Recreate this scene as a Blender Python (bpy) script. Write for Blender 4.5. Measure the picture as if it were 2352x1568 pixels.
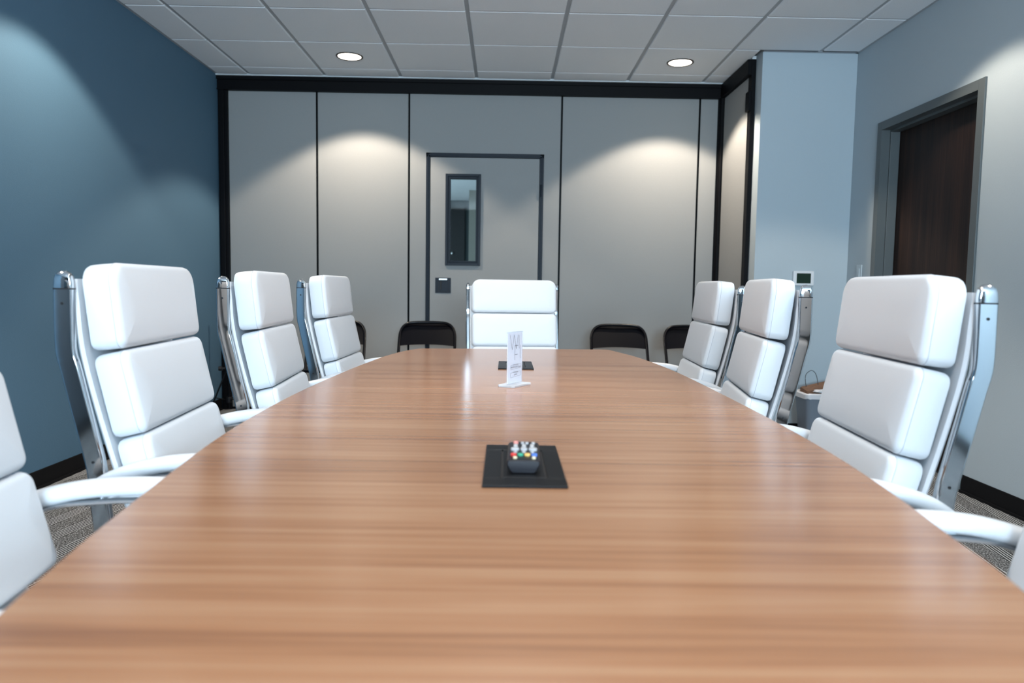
import bpy, bmesh, math, random
from mathutils import Vector, Matrix
random.seed(7)
S = bpy.context.scene
for o in list(bpy.data.objects):
    bpy.data.objects.remove(o, do_unlink=True)
COL = S.collection
PI = math.pi

# ------------------------------------------------------------------ camera
cam_d = bpy.data.cameras.new('camera'); cam = bpy.data.objects.new('camera', cam_d); COL.objects.link(cam)
cam_d.sensor_width = 36.0; cam_d.lens = 25.244
cam_d.clip_start = 0.05; cam_d.clip_end = 60
PITCH, YAW, ROLL = math.radians(4.359), math.radians(0.591), math.radians(0.883)
fw = Vector((math.sin(YAW)*math.cos(PITCH), math.cos(YAW)*math.cos(PITCH), -math.sin(PITCH)))
rt = Vector((math.cos(YAW), -math.sin(YAW), 0)); up = rt.cross(fw)
r2 = math.cos(ROLL)*rt + math.sin(ROLL)*up; u2 = -math.sin(ROLL)*rt + math.cos(ROLL)*up
CZ = 1.06
cam.matrix_world = Matrix(((r2.x, u2.x, -fw.x, 0), (r2.y, u2.y, -fw.y, 0), (r2.z, u2.z, -fw.z, CZ), (0, 0, 0, 1)))
cam_d.dof.use_dof = True; cam_d.dof.focus_distance = 2.7; cam_d.dof.aperture_fstop = 3.2
S.camera = cam

# ------------------------------------------------------------------ exposure, world, daylight, added fill lamps
S.view_settings.view_transform = 'Standard'; S.view_settings.look = 'None'
S.view_settings.gamma = 1.0; S.view_settings.exposure = 0.9; S.view_settings.use_curve_mapping = False
w = bpy.data.worlds.new('sky'); S.world = w; w.use_nodes = True
w.node_tree.nodes['Background'].inputs[0].default_value = (0.62, 0.80, 1.0, 1)
w.node_tree.nodes['Background'].inputs[1].default_value = 1.0

def area(name, loc, rot, sx, sy, power, color):
    d = bpy.data.lights.new(name, 'AREA'); d.shape = 'RECTANGLE'; d.size = sx; d.size_y = sy
    d.energy = power; d.color = color
    o = bpy.data.objects.new(name, d); COL.objects.link(o); o.location = loc; o.rotation_euler = rot
    return o
WIN_H, WIN_Z = 1.42, 1.91
WINS = ((-0.55, 0.54), (0.62, 1.70))      # left and right edges of the two windows
REAR = -3.9
for x0, x1 in WINS:     # daylight through the two windows behind the photographer, plus an added fill
    wx, ww = (x0+x1)/2, x1-x0
    area('window_daylight', (wx, REAR-0.16, WIN_Z), (PI/2, 0, 0), ww-0.1, WIN_H-0.1, 68*ww, (0.58, 0.80, 1.0))
    area('ground_bounce_fill', (wx, REAR-0.13, WIN_Z-0.30), (PI/2+0.9, 0, 0), ww-0.1, 0.7, 72*ww, (0.72, 0.90, 1.0))  # added upward fill that brightens the ceiling, standing in for ground bounce
area('next_room_fill', (-3.0, 9.5, 0.9), (PI/2+0.25, 0, -PI/2), 4.0, 1.2, 60, (0.7, 0.9, 1.0))  # added lamp lighting the room behind the door glass; no window modelled there
WARM = (1.0, 0.86, 0.70)
LAMPS = [(-1.171, 5.435, 95), (1.267, 5.435, 95), (-1.781, 3.607, 85), (1.877, 3.607, 48), (0.048, 2.387, 80), (0.048, -0.051, 70),  # the two over the table are added fill, bounced up to the ceiling
         (-1.781, 1.168, 36), (1.877, 1.168, 44), (-1.781, -1.270, 12), (1.877, -1.270, 25)]

# ------------------------------------------------------------------ helpers
def new_obj(name, bm, mats, parent=None, smooth=False, loc=None):
    me = bpy.data.meshes.new(name)
    bmesh.ops.recalc_face_normals(bm, faces=bm.faces)
    bm.to_mesh(me); bm.free()
    if not isinstance(mats, (list, tuple)): mats = [mats]
    for m in mats: me.materials.append(m)
    if smooth:
        for p in me.polygons: p.use_smooth = True
        try: me.set_sharp_from_angle(angle=math.radians(35))
        except Exception: pass
    o = bpy.data.objects.new(name, me); COL.objects.link(o)
    if parent is not None: o.parent = parent
    if loc is not None: o.location = loc
    return o
def empty(name, loc=(0, 0, 0), rz=0, parent=None):
    o = bpy.data.objects.new(name, None); COL.objects.link(o); o.empty_display_size = 0.1
    o.location = loc; o.rotation_euler = (0, 0, rz)
    if parent is not None: o.parent = parent
    return o
def tag(o, label=None, cat=None, group=None, kind=None):
    if label: o['label'] = label
    if cat: o['category'] = cat
    if group: o['group'] = group
    if kind: o['kind'] = kind
    return o
def box(bm, x0, x1, y0, y1, z0, z1, mi=0, bev=0.0, M=None, seg=2):
    r = bmesh.ops.create_cube(bm, size=1.0)
    vs = r['verts']
    T = Matrix.Translation(((x0+x1)/2, (y0+y1)/2, (z0+z1)/2)) @ Matrix.Diagonal((abs(x1-x0), abs(y1-y0), abs(z1-z0), 1))
    bmesh.ops.transform(bm, matrix=T, verts=vs)
    fs = list({f for v in vs for f in v.link_faces})
    if bev > 0:
        es = list({e for v in vs for e in v.link_edges})
        rr_ = bmesh.ops.bevel(bm, geom=es, offset=bev, segments=seg, affect='EDGES', profile=0.5)
        fs = rr_['faces'] + [f for f in fs if f.is_valid]
        vs = list({v for f in fs if f.is_valid for v in f.verts})
    for f in fs:
        if f.is_valid: f.material_index = mi
    if M is not None:
        bmesh.ops.transform(bm, matrix=M, verts=[v for v in vs if v.is_valid])
    return bm
def cyl(bm, p0, p1, r0, r1=None, n=16, mi=0, cap=True):
    p0 = Vector(p0); p1 = Vector(p1); r1 = r0 if r1 is None else r1
    d = p1-p0; L = d.length
    res = bmesh.ops.create_cone(bm, cap_ends=cap, segments=n, radius1=r0, radius2=r1, depth=L)
    q = Vector((0, 0, 1)).rotation_difference(d.normalized())
    bmesh.ops.transform(bm, matrix=Matrix.Translation((p0+p1)/2) @ q.to_matrix().to_4x4(), verts=res['verts'])
    for v in res['verts']:
        for f in v.link_faces: f.material_index = mi
def lathe(bm, prof, n=24, c=(0, 0, 0), mi=0, axis='z'):
    rings = []
    for r, z in prof:
        ring = []
        for i in range(n):
            a = 2*PI*i/n
            if axis == 'z': p = (c[0]+r*math.cos(a), c[1]+r*math.sin(a), c[2]+z)
            elif axis == 'y': p = (c[0]+r*math.cos(a), c[1]+z, c[2]+r*math.sin(a))
            else: p = (c[0]+z, c[1]+r*math.cos(a), c[2]+r*math.sin(a))
            ring.append(bm.verts.new(p))
        rings.append(ring)
    bridge(bm, rings, mi)
    for ring in (rings[0], rings[-1]):
        try: bm.faces.new(ring).material_index = mi
        except Exception: pass
def bridge(bm, rings, mi=0, closed=True):
    for a, b in zip(rings, rings[1:]):
        n = len(a)
        for i in range(n if closed else n-1):
            j = (i+1) % n
            try: bm.faces.new((a[i], a[j], b[j], b[i])).material_index = mi
            except Exception: pass
def catmull(pts, sub=6, closed=False):
    P = [Vector(p) for p in pts]; out = []; n = len(P)
    rng = range(n) if closed else range(n-1)
    for i in rng:
        if closed: p0, p1, p2, p3 = P[(i-1) % n], P[i], P[(i+1) % n], P[(i+2) % n]
        else:
            p1, p2 = P[i], P[i+1]
            p0 = P[i-1] if i > 0 else p1*2-p2
            p3 = P[i+2] if i+2 < n else p2*2-p1
        for k in range(sub):
            t = k/sub
            out.append(0.5*((2*p1)+(p2-p0)*t+(2*p0-5*p1+4*p2-p3)*t*t+(3*p1-p0-3*p2+p3)*t*t*t))
    if not closed: out.append(P[-1])
    return out
def tube(bm, pts, r, n=10, closed=False, mi=0, cap=True, up=Vector((0, 0, 1)), rx=None, sq=2.0):
    """sweep a (super)ellipse of half sizes rx (sideways) and r (along 'up') down a path; r may be a list"""
    pts = [Vector(p) for p in pts]; N = len(pts); rings = []
    for i, p in enumerate(pts):
        if closed: t = pts[(i+1) % N]-pts[i-1]
        else: t = pts[min(i+1, N-1)]-pts[max(i-1, 0)]
        t.normalize()
        s = t.cross(up)
        if s.length < 1e-4: s = t.cross(Vector((1, 0, 0)))
        s.normalize(); v = s.cross(t).normalized()
        ri = r[i] if isinstance(r, (list, tuple)) else r
        rxi = (rx[i] if isinstance(rx, (list, tuple)) else rx) if rx is not None else ri
        ring = []
        if sq >= 5:
            ring = [bm.verts.new(p + s*a_ + v*b_) for a_, b_ in rr(2*rxi, 2*ri, min(rxi, ri)*0.42, 4)]
        for k in range(n if sq < 5 else 0):
            a = 2*PI*(k+0.5)/n; ca, sa = math.cos(a), math.sin(a); e = 2.0/sq
            ring.append(bm.verts.new(p + s*rxi*math.copysign(abs(ca)**e, ca) + v*ri*math.copysign(abs(sa)**e, sa)))
        rings.append(ring)
    if closed: rings.append(rings[0])
    bridge(bm, rings, mi)
    if not closed and cap:
        for ring in (rings[0], rings[-1]):
            try: bm.faces.new(ring).material_index = mi
            except Exception: pass
def rr(w, h, r, n=6, rb=None):
    """rounded rectangle loop in the plane, centred"""
    lim = min(w/2-1e-4, h/2-1e-4)
    r = max(0.0005, min(r, lim)); q = r if rb is None else max(0.0005, min(rb, lim)); out = []
    for cx, cy, a0, r_ in ((w/2-r, h/2-r, 0, r), (-w/2+r, h/2-r, 90, r), (-w/2+q, -h/2+q, 180, q), (w/2-q, -h/2+q, 270, q)):
        for k in range(n+1):
            a = math.radians(a0+90*k/n); out.append((cx+r_*math.cos(a), cy+r_*math.sin(a)))
    return out
def prism(bm, outline, z0, z1, bev=0.0, mi=0):
    a = [bm.verts.new((x, y, z0)) for x, y in outline]; b = [bm.verts.new((x, y, z1)) for x, y in outline]
    bridge(bm, [a, b], mi)
    f1 = bm.faces.new(a); f2 = bm.faces.new(b); f1.material_index = mi; f2.material_index = mi
    if bev > 0:
        es = [e for f in (f1, f2) for e in f.edges]
        bmesh.ops.bevel(bm, geom=es, offset=bev, segments=2, affect='EDGES', profile=0.5)
def text_mesh(body, size, loc3, ux, uz, out, mat, name, parent, xscale=1.0):
    """flat lettering: ux = reading direction, uz = up, out = facing"""
    c = bpy.data.curves.new(name, 'FONT'); c.body = body; c.size = size; c.align_x = 'CENTER'; c.align_y = 'CENTER'; c.extrude = 0.0001
    t = bpy.data.objects.new(name, c); COL.objects.link(t)
    bpy.context.view_layer.update()
    me = bpy.data.meshes.new_from_object(t.evaluated_get(bpy.context.evaluated_depsgraph_get()))
    bpy.data.objects.remove(t, do_unlink=True)
    ux, uz, out = Vector(ux), Vector(uz), Vector(out)
    for v in me.vertices:
        v.co = Vector(loc3) + ux*v.co.x*xscale + uz*v.co.y + out*v.co.z
    me.materials.clear(); me.materials.append(mat); me.name = name
    o = bpy.data.objects.new(name, me); COL.objects.link(o); o.parent = parent
    return o

# ------------------------------------------------------------------ materials
def mat(name, col, rough=0.5, metal=0.0, spec=0.5, coat=0.0, coat_r=0.1, bump=None, var=None, sheen=0.0):
    """bump=(scale, strength); var=(scale, amount) soft colour mottling of the stuff itself"""
    m = bpy.data.materials.new(name); m.use_nodes = True; nt = m.node_tree; N = nt.nodes; L = nt.links
    b = N['Principled BSDF']
    b.inputs['Base Color'].default_value = (*col, 1); b.inputs['Roughness'].default_value = rough
    b.inputs['Metallic'].default_value = metal; b.inputs['Specular IOR Level'].default_value = spec
    b.inputs['Coat Weight'].default_value = coat; b.inputs['Coat Roughness'].default_value = coat_r
    b.inputs['Sheen Weight'].default_value = sheen
    tc = N.new('ShaderNodeTexCoord')
    if var:
        n = N.new('ShaderNodeTexNoise'); n.inputs['Scale'].default_value = var[0]; n.inputs['Detail'].default_value = 4
        L.new(tc.outputs['Object'], n.inputs['Vector'])
        r = N.new('ShaderNodeMapRange'); r.inputs['From Min'].default_value = 0.3; r.inputs['From Max'].default_value = 0.7
        r.inputs['To Min'].default_value = 1-var[1]; r.inputs['To Max'].default_value = 1+var[1]
        L.new(n.outputs['Fac'], r.inputs['Value'])
        mx = N.new('ShaderNodeMix'); mx.data_type = 'RGBA'; mx.blend_type = 'MULTIPLY'; mx.inputs[0].default_value = 1
        mx.inputs[6].default_value = (*col, 1); L.new(r.outputs['Result'], mx.inputs[7]); L.new(mx.outputs[2], b.inputs['Base Color'])
    if bump:
        n = N.new('ShaderNodeTexNoise'); n.inputs['Scale'].default_value = bump[0]; n.inputs['Detail'].default_value = 3
        L.new(tc.outputs['Object'], n.inputs['Vector'])
        bp = N.new('ShaderNodeBump'); bp.inputs['Strength'].default_value = bump[1]; bp.inputs['Distance'].default_value = 0.002
        L.new(n.outputs['Fac'], bp.inputs['Height']); L.new(bp.outputs['Normal'], b.inputs['Normal'])
    return m
M = {}
M['blue_wall'] = mat('blue_wall_paint', (0.080, 0.158, 0.232), 0.62, bump=(180, 0.25), spec=0.3)
M['pale_wall'] = mat('pale_wall_paint', (0.42, 0.485, 0.525), 0.65, bump=(180, 0.25), spec=0.3)
M['white_wall'] = mat('white_wall_paint', (0.62, 0.66, 0.68), 0.7)
M['tile'] = mat('ceiling_tile_mineral', (0.87, 0.90, 0.93), 0.95, bump=(260, 0.5), spec=0.1, var=(220, 0.04))
M['tbar'] = mat('ceiling_grid_metal', (0.40, 0.43, 0.46), 0.6)
M['angle'] = mat('ceiling_angle_white', (0.66, 0.70, 0.72), 0.5)
M['black_metal'] = mat('black_painted_metal', (0.002, 0.002, 0.003), 0.5, bump=(120, 0.1), spec=0.12)
M['fabric_panel'] = mat('grey_fabric_panel', (0.295, 0.300, 0.298), 0.95, bump=(420, 0.6), spec=0.1, var=(330, 0.10))
M['frame_blue'] = mat('dark_blue_grey_frame', (0.007, 0.012, 0.021), 0.45, spec=0.2)
M['door_frame'] = mat('grey_steel_frame', (0.085, 0.10, 0.105), 0.45, bump=(150, 0.15))
M['chrome'] = mat('polished_chrome', (0.62, 0.63, 0.64), 0.07, metal=1.0)
M['satin'] = mat('satin_aluminium', (0.55, 0.57, 0.58), 0.28, metal=1.0)
M['leather'] = mat('white_leather', (0.70, 0.73, 0.765), 0.42, bump=(300, 0.12), spec=0.4)
M['stitch'] = mat('grey_white_stitching', (0.55, 0.57, 0.62), 0.7)
M['black_plastic'] = mat('black_plastic', (0.008, 0.008, 0.010), 0.45, bump=(500, 0.2), spec=0.3)
M['box_plastic'] = mat('black_satin_plastic', (0.004, 0.004, 0.005), 0.40, spec=0.10)
M['dark_gloss'] = mat('black_gloss_plastic', (0.004, 0.004, 0.008), 0.3, spec=0.25)
M['groove'] = mat('dark_groove', (0.004, 0.004, 0.005), 0.6)
M['fold_black'] = mat('black_enamelled_steel', (0.003, 0.003, 0.005), 0.25, spec=0.2)
M['base'] = mat('black_rubber_base', (0.005, 0.005, 0.006), 0.6, spec=0.15)
M['bin'] = mat('grey_bin_plastic', (0.17, 0.20, 0.24), 0.5, bump=(200, 0.2))
M['liner'] = mat('white_bin_liner', (0.66, 0.66, 0.68), 0.45, bump=(40, 0.6))
M['paper'] = mat('brown_kraft_paper', (0.16, 0.085, 0.05), 0.85, bump=(60, 0.5), var=(30, 0.15))
M['cord'] = mat('dark_twisted_cord', (0.06, 0.06, 0.065), 0.8)
M['white_plastic'] = mat('white_plastic', (0.70, 0.72, 0.74), 0.4)
M['pale_plastic'] = mat('pale_plastic', (0.50, 0.57, 0.61), 0.5)
M['screen'] = mat('green_black_display', (0.012, 0.030, 0.020), 0.25)
M['card'] = mat('white_card_print', (0.80, 0.81, 0.86), 0.6)
M['ink'] = mat('grey_ink', (0.14, 0.14, 0.16), 0.7)
M['ink_pale'] = mat('pale_grey_ink', (0.25, 0.25, 0.28), 0.7)
M['far_wall'] = mat('dark_teal_wall', (0.035, 0.055, 0.060), 0.8)
M['far_door'] = mat('near_black_door', (0.004, 0.004, 0.005), 0.5)
for nme, c in dict(red=(0.65, 0.04, 0.03), green=(0.03, 0.33, 0.20), yellow=(0.80, 0.48, 0.13), blue=(0.07, 0.18, 0.60), white=(0.45, 0.45, 0.46), cream=(0.75, 0.62, 0.40), pink=(0.80, 0.30, 0.26)).items():
    M['btn_'+nme] = mat('button_'+nme, c, 0.4)
# clear acrylic and glass: transparent body with a fresnel gloss
def clear(name, tint, ior, haze=0.0):
    m = bpy.data.materials.new(name); m.use_nodes = True; nt = m.node_tree; N = nt.nodes; L = nt.links
    N.remove(N['Principled BSDF']); out = N['Material Output']
    tr = N.new('ShaderNodeBsdfTransparent'); tr.inputs[0].default_value = (*tint, 1)
    gl = N.new('ShaderNodeBsdfGlossy'); gl.inputs['Roughness'].default_value = 0.02
    df = N.new('ShaderNodeBsdfDiffuse'); df.inputs[0].default_value = (0.85, 0.88, 0.92, 1)
    fr = N.new('ShaderNodeFresnel'); fr.inputs['IOR'].default_value = ior
    m1 = N.new('ShaderNodeMixShader'); m1.inputs[0].default_value = haze; L.new(tr.outputs[0], m1.inputs[1]); L.new(df.outputs[0], m1.inputs[2])
    m2 = N.new('ShaderNodeMixShader'); L.new(fr.outputs[0], m2.inputs[0]); L.new(m1.outputs[0], m2.inputs[1]); L.new(gl.outputs[0], m2.inputs[2])
    geo = N.new('ShaderNodeNewGeometry'); inv = N.new('ShaderNodeMath'); inv.operation = 'SUBTRACT'; inv.inputs[0].default_value = 1.0; L.new(geo.outputs['Backfacing'], inv.inputs[1])
    mu = N.new('ShaderNodeMath'); mu.operation = 'MULTIPLY'; L.new(fr.outputs[0], mu.inputs[0]); L.new(inv.outputs[0], mu.inputs[1]); L.new(mu.outputs[0], m2.inputs[0])
    L.new(m2.outputs[0], out.inputs['Surface']); return m
M['acrylic'] = clear('clear_acrylic', (0.97, 0.98, 1.0), 1.49, 0.10)
M['acrylic_base'] = clear('clear_acrylic_block', (0.92, 0.95, 1.0), 1.49, 0.5)
M['glass'] = clear('window_glass', (0.90, 0.95, 0.96), 1.5)
m = bpy.data.materials.new('lamp_lens'); m.use_nodes = True; b = m.node_tree.nodes['Principled BSDF']
b.inputs['Base Color'].default_value = (0.9, 0.85, 0.75, 1)
b.inputs['Emission Color'].default_value = (1.0, 0.93, 0.80, 1); b.inputs['Emission Strength'].default_value = 3.0; M['lens'] = m
# wood laminate with grain along X
def wood(name, c_lo, c_mid, c_hi, along='X', rough=0.25, coat=0.3, fx=0.55, fy=13.0, spec=0.85):
    m = bpy.data.materials.new(name); m.use_nodes = True; nt = m.node_tree; N = nt.nodes; L = nt.links; b = N['Principled BSDF']
    tc = N.new('ShaderNodeTexCoord')
    def noise(sc, det, dist, off=0.0):
        mp = N.new('ShaderNodeMapping')
        mp.inputs['Scale'].default_value = sc; mp.inputs['Location'].default_value = (off, off*1.7, 0)
        L.new(tc.outputs['Object'], mp.inputs['Vector'])
        n = N.new('ShaderNodeTexNoise'); n.inputs['Scale'].default_value = 1.0; n.inputs['Detail'].default_value = det
        n.inputs['Roughness'].default_value = 0.55; n.inputs['Distortion'].default_value = dist
        L.new(mp.outputs['Vector'], n.inputs['Vector']); return n
    def sc(a, c): return (a, c, c) if along == 'X' else (c, c, a)
    n1 = noise(sc(fx, fy), 3, 0.25); n2 = noise(sc(fx*2.2, fy*5.5), 4, 0.2, 3.1); n3 = noise(sc(4, 210), 2, 0.0, 5.0)
    def math_(op, a, bb):
        k = N.new('ShaderNodeMath'); k.operation = op
        for i, v in enumerate((a, bb)):
            if isinstance(v, (int, float)): k.inputs[i].default_value = v
            else: L.new(v, k.inputs[i])
        return k.outputs[0]
    s = math_('ADD', math_('MULTIPLY', n1.outputs['Fac'], 0.42), math_('ADD', math_('MULTIPLY', n2.outputs['Fac'], 0.44), math_('MULTIPLY', n3.outputs['Fac'], 0.14)))
    r = N.new('ShaderNodeValToRGB'); e = r.color_ramp.elements
    e[0].position = 0.37; e[0].color = (*c_lo, 1); e[1].position = 0.60; e[1].color = (*c_hi, 1)
    k = e.new(0.47); k.color = (*c_mid, 1)
    L.new(s, r.inputs['Fac']); L.new(r.outputs['Color'], b.inputs['Base Color'])
    b.inputs['Roughness'].default_value = rough; b.inputs['Coat Weight'].default_value = coat; b.inputs['Coat Roughness'].default_value = 0.14; b.inputs['Specular IOR Level'].default_value = spec
    return m
M['wood'] = wood('walnut_laminate', (0.225, 0.098, 0.046), (0.315, 0.148, 0.071), (0.375, 0.200, 0.108), rough=0.22, coat=0.0)
M['dark_wood'] = wood('dark_espresso_veneer', (0.006, 0.003, 0.0025), (0.013, 0.0065, 0.005), (0.030, 0.014, 0.010), along='Z', rough=0.55, coat=0.0, spec=0.25, fx=0.8, fy=22)
# carpet: heathered pile with bundles of fine stripes
m = bpy.data.materials.new('striped_grey_carpet'); m.use_nodes = True; nt = m.node_tree; N = nt.nodes; L = nt.links; b = N['Principled BSDF']
tc = N.new('ShaderNodeTexCoord'); sp = N.new('ShaderNodeSeparateXYZ'); L.new(tc.outputs['Object'], sp.inputs[0])
def mth(op, a, bb=None, c=None):
    k = N.new('ShaderNodeMath'); k.operation = op
    for i, v in enumerate((a, bb, c)):
        if v is None: continue
        if isinstance(v, (int, float)): k.inputs[i].default_value = v
        else: L.new(v, k.inputs[i])
    return k.outputs[0]
xs = mth('ADD', sp.outputs['X'], mth('MULTIPLY', sp.outputs['Y'], -0.10))
band = mth('GREATER_THAN', mth('SINE', mth('MULTIPLY', xs, 2*PI/0.145)), 0.15)
fine = mth('SINE', mth('MULTIPLY', mth('ADD', sp.outputs['X'], mth('MULTIPLY', sp.outputs['Y'], -0.16)), 2*PI/0.014))
fine = mth('MULTIPLY', fine, band)
n1 = N.new('ShaderNodeTexNoise'); n1.inputs['Scale'].default_value = 170; n1.inputs['Detail'].default_value = 2; L.new(tc.outputs['Object'], n1.inputs['Vector'])
v = mth('ADD', mth('MULTIPLY', n1.outputs['Fac'], 1.5), mth('MULTIPLY', fine, 0.50))
r = N.new('ShaderNodeValToRGB'); e = r.color_ramp.elements
e[0].position = 0.50; e[0].color = (0.026, 0.026, 0.027, 1); e[1].position = 1.0; e[1].color = (0.45, 0.45, 0.45, 1)
e2 = e.new(0.78); e2.color = (0.115, 0.115, 0.114, 1)
L.new(v, r.inputs['Fac']); L.new(r.outputs['Color'], b.inputs['Base Color']); b.inputs['Roughness'].default_value = 1.0; b.inputs['Specular IOR Level'].default_value = 0.1
bp = N.new('ShaderNodeBump'); bp.inputs['Strength'].default_value = 0.7; bp.inputs['Distance'].default_value = 0.004
L.new(v, bp.inputs['Height']); L.new(bp.outputs['Normal'], b.inputs['Normal']); M['carpet'] = m

# ------------------------------------------------------------------ room shell
XL, XR, YB, ZC = -2.36, 2.463, 6.0, 2.73
CX, CY = 1.79, 5.18          # the bump-out beside the partition
def st(o): o['kind'] = 'structure'; return o
bm = bmesh.new(); box(bm, XL-0.15, 4.2, REAR-0.2, 13.2, -0.12, 0.0); st(new_obj('floor', bm, M['carpet']))
bm = bmesh.new(); box(bm, XL-0.12, XL, -1.6, YB+0.1, 0.0, ZC+0.12); st(new_obj('wall_left', bm, M['blue_wall']))
M['dark_reflection'] = mat('charcoal_for_reflections', (0.018, 0.026, 0.034), 0.7)  # dark finish added on unseen walls so the chrome rails reflect darker
bm = bmesh.new(); box(bm, XL-0.12, XL, REAR-0.2, -1.6, 0.0, ZC+0.12); st(new_obj('wall_left_rear', bm, M['dark_reflection']))
# right wall with doorway
DY0, DY1, DZ = 3.81, 4.78, 2.125      # clear opening
bm = bmesh.new()
box(bm, XR, XR+0.15, REAR-0.2, DY0, 0.0, ZC+0.12); box(bm, XR, XR+0.15, DY1, YB+0.1, 0.0, ZC+0.12); box(bm, XR, XR+0.15, DY0, DY1, DZ, ZC+0.12)
st(new_obj('wall_right', bm, M['pale_wall']))
bm = bmesh.new(); box(bm, CX, XR-0.001, CY, YB+0.1, 0.0, ZC+0.10)
st(new_obj('wall_back', bm, M['pale_wall']))
# rear wall with two window openings
bm = bmesh.new(); a = WIN_Z-WIN_H/2; c = WIN_Z+WIN_H/2
xs_ = [XL] + [x for p_ in WINS for x in p_] + [XR]
box(bm, XL, XR, REAR-0.14, REAR, 0, a); box(bm, XL, XR, REAR-0.14, REAR, c, ZC+0.12)
for i in range(0, 6, 2): box(bm, xs_[i], xs_[i+1], REAR-0.14, REAR, a, c)
st(new_obj('wall_rear', bm, M['dark_reflection']))  # unseen wall, given the same dark finish for the reflections
for i, (x0, x1) in enumerate(WINS):
    wx = (x0+x1)/2
    wroot = st(empty('window_%d' % (i+1), (wx, REAR-0.07, a)))
    bm = bmesh.new(); hw = (x1-x0)/2
    box(bm, -hw, -hw+0.05, -0.03, 0.03, 0, WIN_H, bev=0.004); box(bm, hw-0.05, hw, -0.03, 0.03, 0, WIN_H, bev=0.004)
    box(bm, -hw, hw, -0.03, 0.03, 0, 0.05, bev=0.004); box(bm, -hw, hw, -0.03, 0.03, WIN_H-0.05, WIN_H, bev=0.004)
    box(bm, -0.02, 0.02, -0.025, 0.025, 0, WIN_H)
    new_obj('window_frame', bm, M['black_metal'], wroot)
    bm = bmesh.new(); box(bm, -hw-0.03, hw+0.03, 0.0, 0.12, -0.03, 0.0, bev=0.005); new_obj('window_sill', bm, M['white_plastic'], wroot)

# ceiling: plenum slab, recessed T-bars, tiles hung as separate panels
ceil = st(empty('ceiling', (0, 0, ZC)))
bm = bmesh.new(); box(bm, XL-0.1, XR+0.1, REAR-0.1, YB+0.1, 0.06, 0.12); new_obj('ceiling_slab', bm, M['white_wall'], ceil)
PA, PB, T = -2.0860, 4.5210, 0.6096
gx = [PA+T*i for i in range(-1, 9)]; gy = [PB+T*i for i in range(-14, 4)]
bm = bmesh.new()
for x in gx:
    if XL+0.02 < x < XR-0.02: box(bm, x-0.012, x+0.012, REAR, YB-0.05, 0.008, 0.035)
for y in gy:
    if REAR+0.02 < y < YB-0.05: box(bm, XL, XR, y-0.0065, y+0.0065, 0.0092, 0.034)
new_obj('ceiling_grid', bm, M['tbar'], ceil)
bm = bmesh.new()
box(bm, XL, XL+0.02, REAR, YB-0.06, 0.004, 0.03); box(bm, XR-0.02, XR, REAR, CY, 0.004, 0.03); box(bm, CX, XR, CY-0.02, CY, 0.004, 0.03)
new_obj('wall_angle', bm, M['tbar'], ceil)
xb = [XL+0.008]+[x for x in gx if XL+0.05 < x < XR-0.05]+[XR-0.008]
yb = [REAR]+[y for y in gy if REAR+0.05 < y < YB-0.05]+[YB-0.06]
cache = {}
for i in range(len(xb)-1):
    for j in range(len(yb)-1):
        x0, x1, y0, y1 = xb[i]+0.0125, xb[i+1]-0.0125, yb[j]+0.007, yb[j+1]-0.007
        if x0 < CX < x1 and y1 > CY+0.1: x1 = CX-0.034
        elif x0 > CX and y1 > CY: y1 = CY-0.022
        wv, hv = round(x1-x0, 4), round(y1-y0, 4)
        if wv < 0.03 or hv < 0.03: continue
        if (wv, hv) not in cache:
            bm = bmesh.new(); box(bm, 0, wv, 0, hv, 0.0, 0.02); bmesh.ops.bevel(bm, geom=[e_ for e_ in bm.edges if all(v_.co.z < 0.001 for v_ in e_.verts)], offset=0.0045, segments=1, affect='EDGES')
            o = new_obj('ceiling_tile', bm, M['tile'], ceil); cache[(wv, hv)] = o.data
        else:
            o = bpy.data.objects.new('ceiling_tile', cache[(wv, hv)]); COL.objects.link(o); o.parent = ceil
        o.location = (x0, y0, 0.0)
# white closure strip above the partition track
bm = bmesh.new(); box(bm, XL+0.002, CX, YB-0.055, YB+0.08, ZC-0.006, ZC+0.02, bev=0.001); box(bm, CX-0.03, CX-0.002, CY+0.13, YB-0.055, ZC-0.004, ZC+0.018)
st(new_obj('trim_1', bm, M['angle']))
# black overhead track of the folding partition, with its side return
TZ = 2.614
bm = bmesh.new()
box(bm, XL+0.002, CX-0.002, YB-0.03, YB+0.08, TZ, ZC-0.007, bev=0.002)
box(bm, XL+0.002, CX-0.002, YB-0.045, YB-0.03, ZC-0.035, ZC-0.009); box(bm, XL+0.002, CX-0.002, YB-0.038, YB-0.03, TZ, TZ+0.012)
box(bm, CX-0.06, CX-0.002, CY+0.13, YB-0.03, TZ, ZC-0.007, bev=0.002)
st(new_obj('trim_2', bm, M['black_metal']))
# baseboards
def baseboard(name, segs):
    bm = bmesh.new()
    for (x0, x1, y0, y1, side) in segs:
        box(bm, x0, x1, y0, y1, 0.0, 0.095, bev=0.0015)
        if side == 'L': box(bm, x1-0.001, x1+0.008, y0, y1, 0.0, 0.014)
        if side == 'R': box(bm, x0-0.008, x0+0.001, y0, y1, 0.0, 0.014)
        if side == 'B': box(bm, x0, x1, y0-0.008, y0+0.001, 0.0, 0.014)
    st(new_obj(name, bm, M['base']))
baseboard('baseboard_left', [(XL, XL+0.008, REAR, YB-0.04, 'L')])
baseboard('baseboard_right', [(XR-0.008, XR, REAR, DY0-0.052, 'R'), (XR-0.008, XR, DY1+0.052, CY, 'R')])
baseboard('baseboard_back', [(CX, XR-0.01, CY-0.008, CY, 'B')])

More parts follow.
